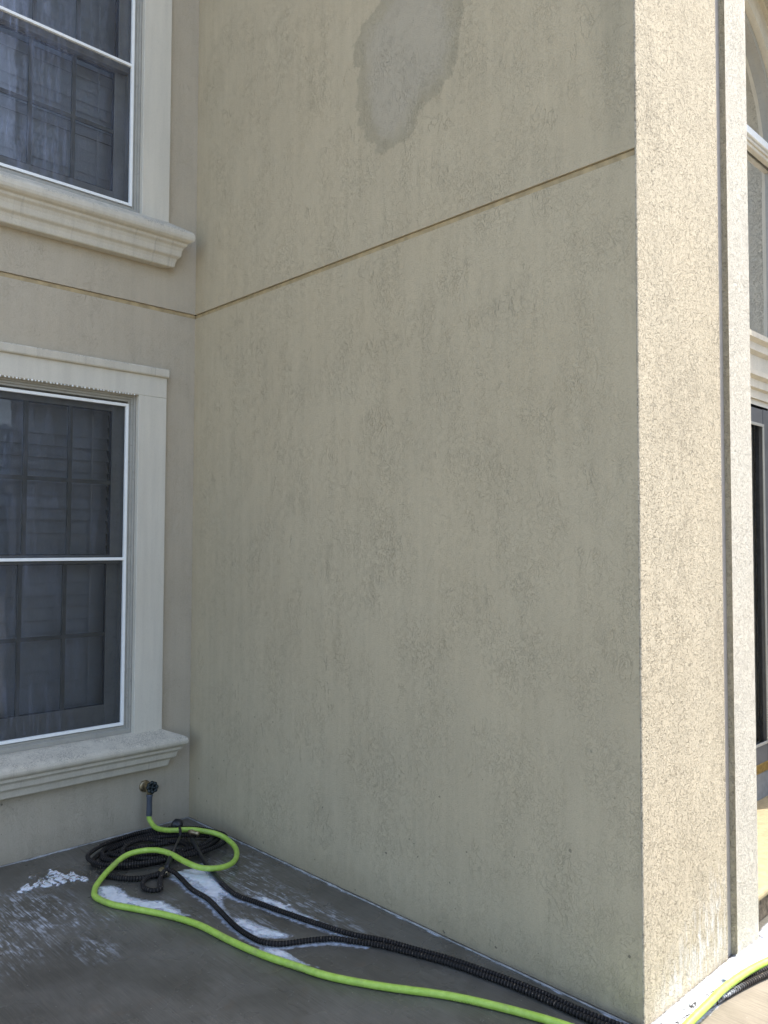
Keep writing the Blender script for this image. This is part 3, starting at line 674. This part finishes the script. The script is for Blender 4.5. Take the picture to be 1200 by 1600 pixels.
# coiled heap of the woven hose
coil = []
turns = [(-.41, -.335, .295, .215, 0), (-.45, -.38, .235, .075, .9), (-.31, -.30, .250, .180, -.7), (-.49, -.34, .190, .160, .5), (-.27, -.36, .200, .075, -.6), (-.37, -.35, .305, .235, .3)]
ang0 = rad(-22)
for i, (cx, cy, a, b_, dr) in enumerate(turns):
    for k in range(12):
        th_ = 2*math.pi*k/12; q = k/12
        nx_ = turns[min(i+1, len(turns)-1)]
        A_ = a+(nx_[2]-a)*q; B_ = b_+(nx_[3]-b_)*q; CX = cx+(nx_[0]-cx)*q; CY = cy+(nx_[1]-cy)*q; D = ang0+dr*.35+(nx_[4]-dr)*.35*q
        wob = 1+.09*math.sin(2*th_+i*1.7)+.05*math.sin(3*th_+i*2.3)
        ex = A_*math.cos(th_+math.pi*.2)*wob; ey = B_*math.sin(th_+math.pi*.2)*wob
        zz = .0110+.0052*(i+q)*(.75+.25*math.sin(th_*1.0+i))
        x_ = CX+ex*math.cos(D)-ey*math.sin(D); y_ = CY+ex*math.sin(D)+ey*math.cos(D)
        coil.append((min(x_, -.03), min(y_, -.03), zz))
bh = hose('woven_hose', coil+[(-.20, -.40, .060), (-.247, -.448, .050)], .0098, m_black, step=.003, seg=10, rib=.10)
tag(bh, 'black woven hose heaped in loops by the corner, its strand nearest the long wall', 'hose')
# its rubber lead and long strand
hose('hose_end', [(-.247, -.448, .052)]+PA3[1:3]+[(-.372, -.905, .0128)], .0105, m_rubber, bh, step=.008, seg=12)
A_main = hose('hose_strand', [(-.368, -.89, .0128)]+[(x, y, .0128) for x, y in PA[3:]], .0100, m_black, bh, step=.003, seg=10, rib=.10)
# second strand with the small hook loop and coupling
B_pts = [(-.70, -.47, .014), (-.66, -.56, .014), (-.60, -.615, .014), (-.535, -.622, .014), (-.499, -.612, .016)]
loopB = [(-.499, -.655, .016), (-.53, -.640, .018), (-.575, -.628, .0145), (-.615, -.655, .0128), (-.640, -.715, .0128), (-.625, -.765, .0128), (-.588, -.765, .0128), (-.565, -.715, .0130), (-.535, -.668, .020), (-.50, -.650, .034), (-.478, -.680, .026)]
bh2 = hose('woven_hose', loopB+[(x, y, .0128) for x, y in PBl[2:]], .0098, m_black, step=.003, seg=10, rib=.10)
tag(bh2, 'black woven hose hooking round beside a brass coupling, its strand next to the lime hose', 'hose')
lead = hose('hose_lead', [(-.63, -.40, .03), (-.70, -.44, .016)]+B_pts, .0118, m_black, bh2, step=.003, seg=10, rib=.10)
cp = MB(); cp.tube([(-.503, -.605, .018), (-.502, -.612, .018), (-.501, -.622, .019), (-.500, -.640, .020), (-.499, -.650, .019), (-.4985, -.658, .018)], [.0135, .0175, .0180, .0145, .0165, .0130], 18); cp.out('coupling', m_brasslt, bh2, True)
for o_ in (A_main, bh2, bh):
    vco = np.array([v.co[:] for v in o_.data.vertices]); s_ = np.clip((vco[:, 0]-.0)*12, 0, 1)*np.clip((.46-vco[:, 0])*8, 0, 1)*np.clip(.4+(vco[:, 2]-.008)*60+(vco[:, 1]+2.785-.0*vco[:, 0])*10, 0, 1)
    at = o_.data.attributes.new('sudsy', 'FLOAT', 'POINT'); at.data.foreach_set('value', s_.astype(np.float32))
# spray wand: dark knob, thin rod and fittings lying on the heap
wd = empty('spray_wand', (-.36, -.45, .06)); tag(wd, 'thin metal spray wand with black grip lying across the heaped black hose', 'spray wand')
b = MB(); b.tube([(-.300, -.43, .078), (-.36, -.495, .072), (-.43, -.575, .058)], .0052, 12); keep(b.out('rod', plain('grey_steel', (.11, .10, .095), .35, .7), None, True), wd)
b = MB(); b.tube([(-.425, -.568, .060), (-.455, -.600, .050), (-.482, -.628, .036), (-.490, -.637, .030)], [.008, .013, .012, .009], 14); keep(b.out('grip', m_rubber, None, True), wd)
b = MB(); b.tube([(-.232, -.225, .050), (-.222, -.236, .062), (-.214, -.246, .070), (-.212, -.256, .072), (-.222, -.285, .070)], [.010, .024, .028, .026, .012], 16); keep(b.out('nozzle_head', m_rubber, None, True), wd)
b = MB(); b.tube([(-.222, -.285, .070), (-.262, -.36, .076), (-.300, -.43, .078)], .0075, 12); keep(b.out('neck', m_rubber, None, True), wd)
b = MB(); b.tube([(-.252, -.425, .085), (-.244, -.440, .086), (-.236, -.455, .084), (-.226, -.475, .080)], [.010, .013, .009, .012], 12)
fit = b.out('hose_fitting', m_brasslt, None, True); tag(fit, 'small brass hose fitting resting on the heap under the lime hose', 'fitting')

# ------------------------------------------------------------ foam: real low mounds
def foam(poly, label, hmax, ragged, step=.004, seed=0.0, sl_=.024, holes=0.0, hosebump=None):
    p = np.array(poly); x0, y0 = p.min(0)-.03; x1, y1 = p.max(0)+.03
    gx = np.arange(x0, x1, step); gy = np.arange(y0, y1, step); GX, GY = np.meshgrid(gx, gy)
    d = sdf_poly(GX, GY, poly)
    nz = fnoise(GX, GY*.6, 22, seed, 4)
    e = d+nz*ragged-holes*np.clip(fnoise(GX, GY*.5, 45, seed+3, 3), 0, 1)
    h = hmax*(1-np.exp(-np.clip(e, 0, 1)/sl_))*(.78+.35*fnoise(GX, GY, 30, seed+9, 3))
    if hosebump is not None:
        hd = dist_path(GX, GY, hosebump); h = np.where(e > 0, np.maximum(h, (.0225*np.sqrt(np.clip(1-(hd/.028)**2, 0, 1)))*np.clip(.93+.28*fnoise(GX, GY, 14, seed+5, 2)-np.clip((GX-.12)*1.1, 0, .3), 0, 1.15)), h)
    inside = e > 0; thk = np.clip(e/(sl_*1.2), 0, 1); z = np.where(inside, h+.0006, -.0015)
    idx = -np.ones(GX.shape, int); vs_ = []; fs_ = []; tv = []
    near_ = inside.copy()
    for sx, sy in ((1, 0), (-1, 0), (0, 1), (0, -1), (1, 1), (-1, -1), (1, -1), (-1, 1)): near_ |= np.roll(np.roll(inside, sx, 1), sy, 0)
    for jj, ii in zip(*np.where(near_)):
        idx[jj, ii] = len(vs_); vs_.append((GX[jj, ii], min(GY[jj, ii], 9), z[jj, ii])); tv.append(thk[jj, ii])
    for jj in range(GX.shape[0]-1):
        for ii in range(GX.shape[1]-1):
            q = (idx[jj, ii], idx[jj, ii+1], idx[jj+1, ii+1], idx[jj+1, ii])
            if min(q) >= 0 and (inside[jj:jj+2, ii:ii+2]).any(): fs_.append(q)
    o_ = mk('soap_foam', vs_, fs_, m_foam, None, True); at = o_.data.attributes.new('thick', 'FLOAT', 'POINT'); at.data.foreach_set('value', np.array(tv, np.float32)); tag(o_, label, 'foam', kind='stuff'); return o_
foam(P1, 'white soap foam pooled between the two black hose strands', .007, .026, seed=1)
foam(P2, 'white soap foam inside the left bend of the lime hose', .005, .034, seed=2, holes=.01)
foam(P3, 'ragged soap foam caught with straw left of the hose heap', .008, .085, seed=3, holes=.30)
foam(P4, 'thin streaks of foam between the black hose and the long wall', .003, .05, seed=4, holes=.03)
foam(P5, 'small sliver of foam beside the lime hose halfway along', .003, .02, seed=5)
foam(P6, 'bright sunlit foam piled along the foot of the front wall', .014, .016, seed=6, hosebump=[p for p in PA if p[0] > -.1 and p[0] < .40]+[(.5, -2.74), (.8, -2.75)])

# straw and debris left of the heap
random.seed(9)
d = MB()
for i in range(95):
    x = random.gauss(-.89, .075); y = random.gauss(-.33, .05)
    if i > 60: x = random.gauss(-.80, .05); y = random.gauss(-.42, .06)
    a = random.uniform(0, math.pi); l = random.uniform(.008, .035); z = random.uniform(.004, .012)
    p0 = Vector((x, y, z)); dv = Vector((math.cos(a), math.sin(a), random.uniform(-.1, .25)))*l
    mid = p0+dv*.5+Vector((random.uniform(-1, 1), random.uniform(-1, 1), .6))*l*.15
    d.tube([tuple(p0), tuple(mid), tuple(p0+dv)], [.0008, .0014, .0006], 5)
tag(d.out('straw_debris', m_leaf), 'dark wet straw and leaf bits stuck in foam left of the heap', 'debris', kind='stuff')

gr = MB(); random.seed(21)
for i in range(330):
    q = random.random()
    if q < .4: x, y = -random.expovariate(60)-.004, random.uniform(-2.68, -.02)
    elif q < .75: x, y = random.uniform(-1.6, -.02), -random.expovariate(60)-.004
    else: x, y = random.uniform(-1.5, -.1), random.uniform(-2.4, -.1)
    r0 = random.uniform(.0012, .0036); bm = bmesh.new(); bmesh.ops.create_icosphere(bm, subdivisions=1, radius=r0)
    for v in bm.verts: v.co *= random.uniform(.6, 1.3); v.co.z *= .6
    gr.add_bm(bm, Matrix.Translation((x, y, r0*.35)))
tag(gr.out('grit', plain('grit', (.17, .15, .12), .8, 0, .6, 60)), 'scattered grit and crumbs along the foot of the shaded walls', 'grit', kind='stuff')

# ------------------------------------------------------------ out-of-view wood, added to darken what the glass mirrors
rng_ = np.random.default_rng(3); tv_ = []; tf_ = []
def leafball(cx, cy, cz, R_, n):
    for _ in range(n):
        d_ = rng_.normal(size=3); d_ /= np.linalg.norm(d_); rr_ = R_*(.55+.5*rng_.random())*(1+.25*math.sin(5*d_[0]+3*d_[2]))
        c_ = np.array((cx, cy, cz))+d_*rr_*np.array((1, 1, .9)); a_ = rng_.normal(size=3)*.19; b_ = rng_.normal(size=3)*.19
        k_ = len(tv_); tv_.extend([tuple(c_-a_), tuple(c_+b_), tuple(c_+a_), tuple(c_-b_)]); tf_.append((k_, k_+1, k_+2, k_+3))
for i in range(34):
    if i < 22: cx, cy = -16+i*2.5, -24+rng_.normal()*1.5
    else: cx, cy = 38+rng_.normal()*1.5, -24+(i-22)*2.6
    h_ = 4.5+3.2*rng_.random()
    for k in range(3): leafball(cx+rng_.normal()*.8, cy+rng_.normal()*.8, h_*(.28+.27*k), 1.9-.25*k, 330)
wood = mk('offscreen_tree_line', tv_, tf_, plain('foliage', (.055, .085, .030), .6, 0, .45, 1.5))
tag(wood, 'out-of-view wood of leafy trees, added to darken the window reflections', 'wood', kind='stuff')
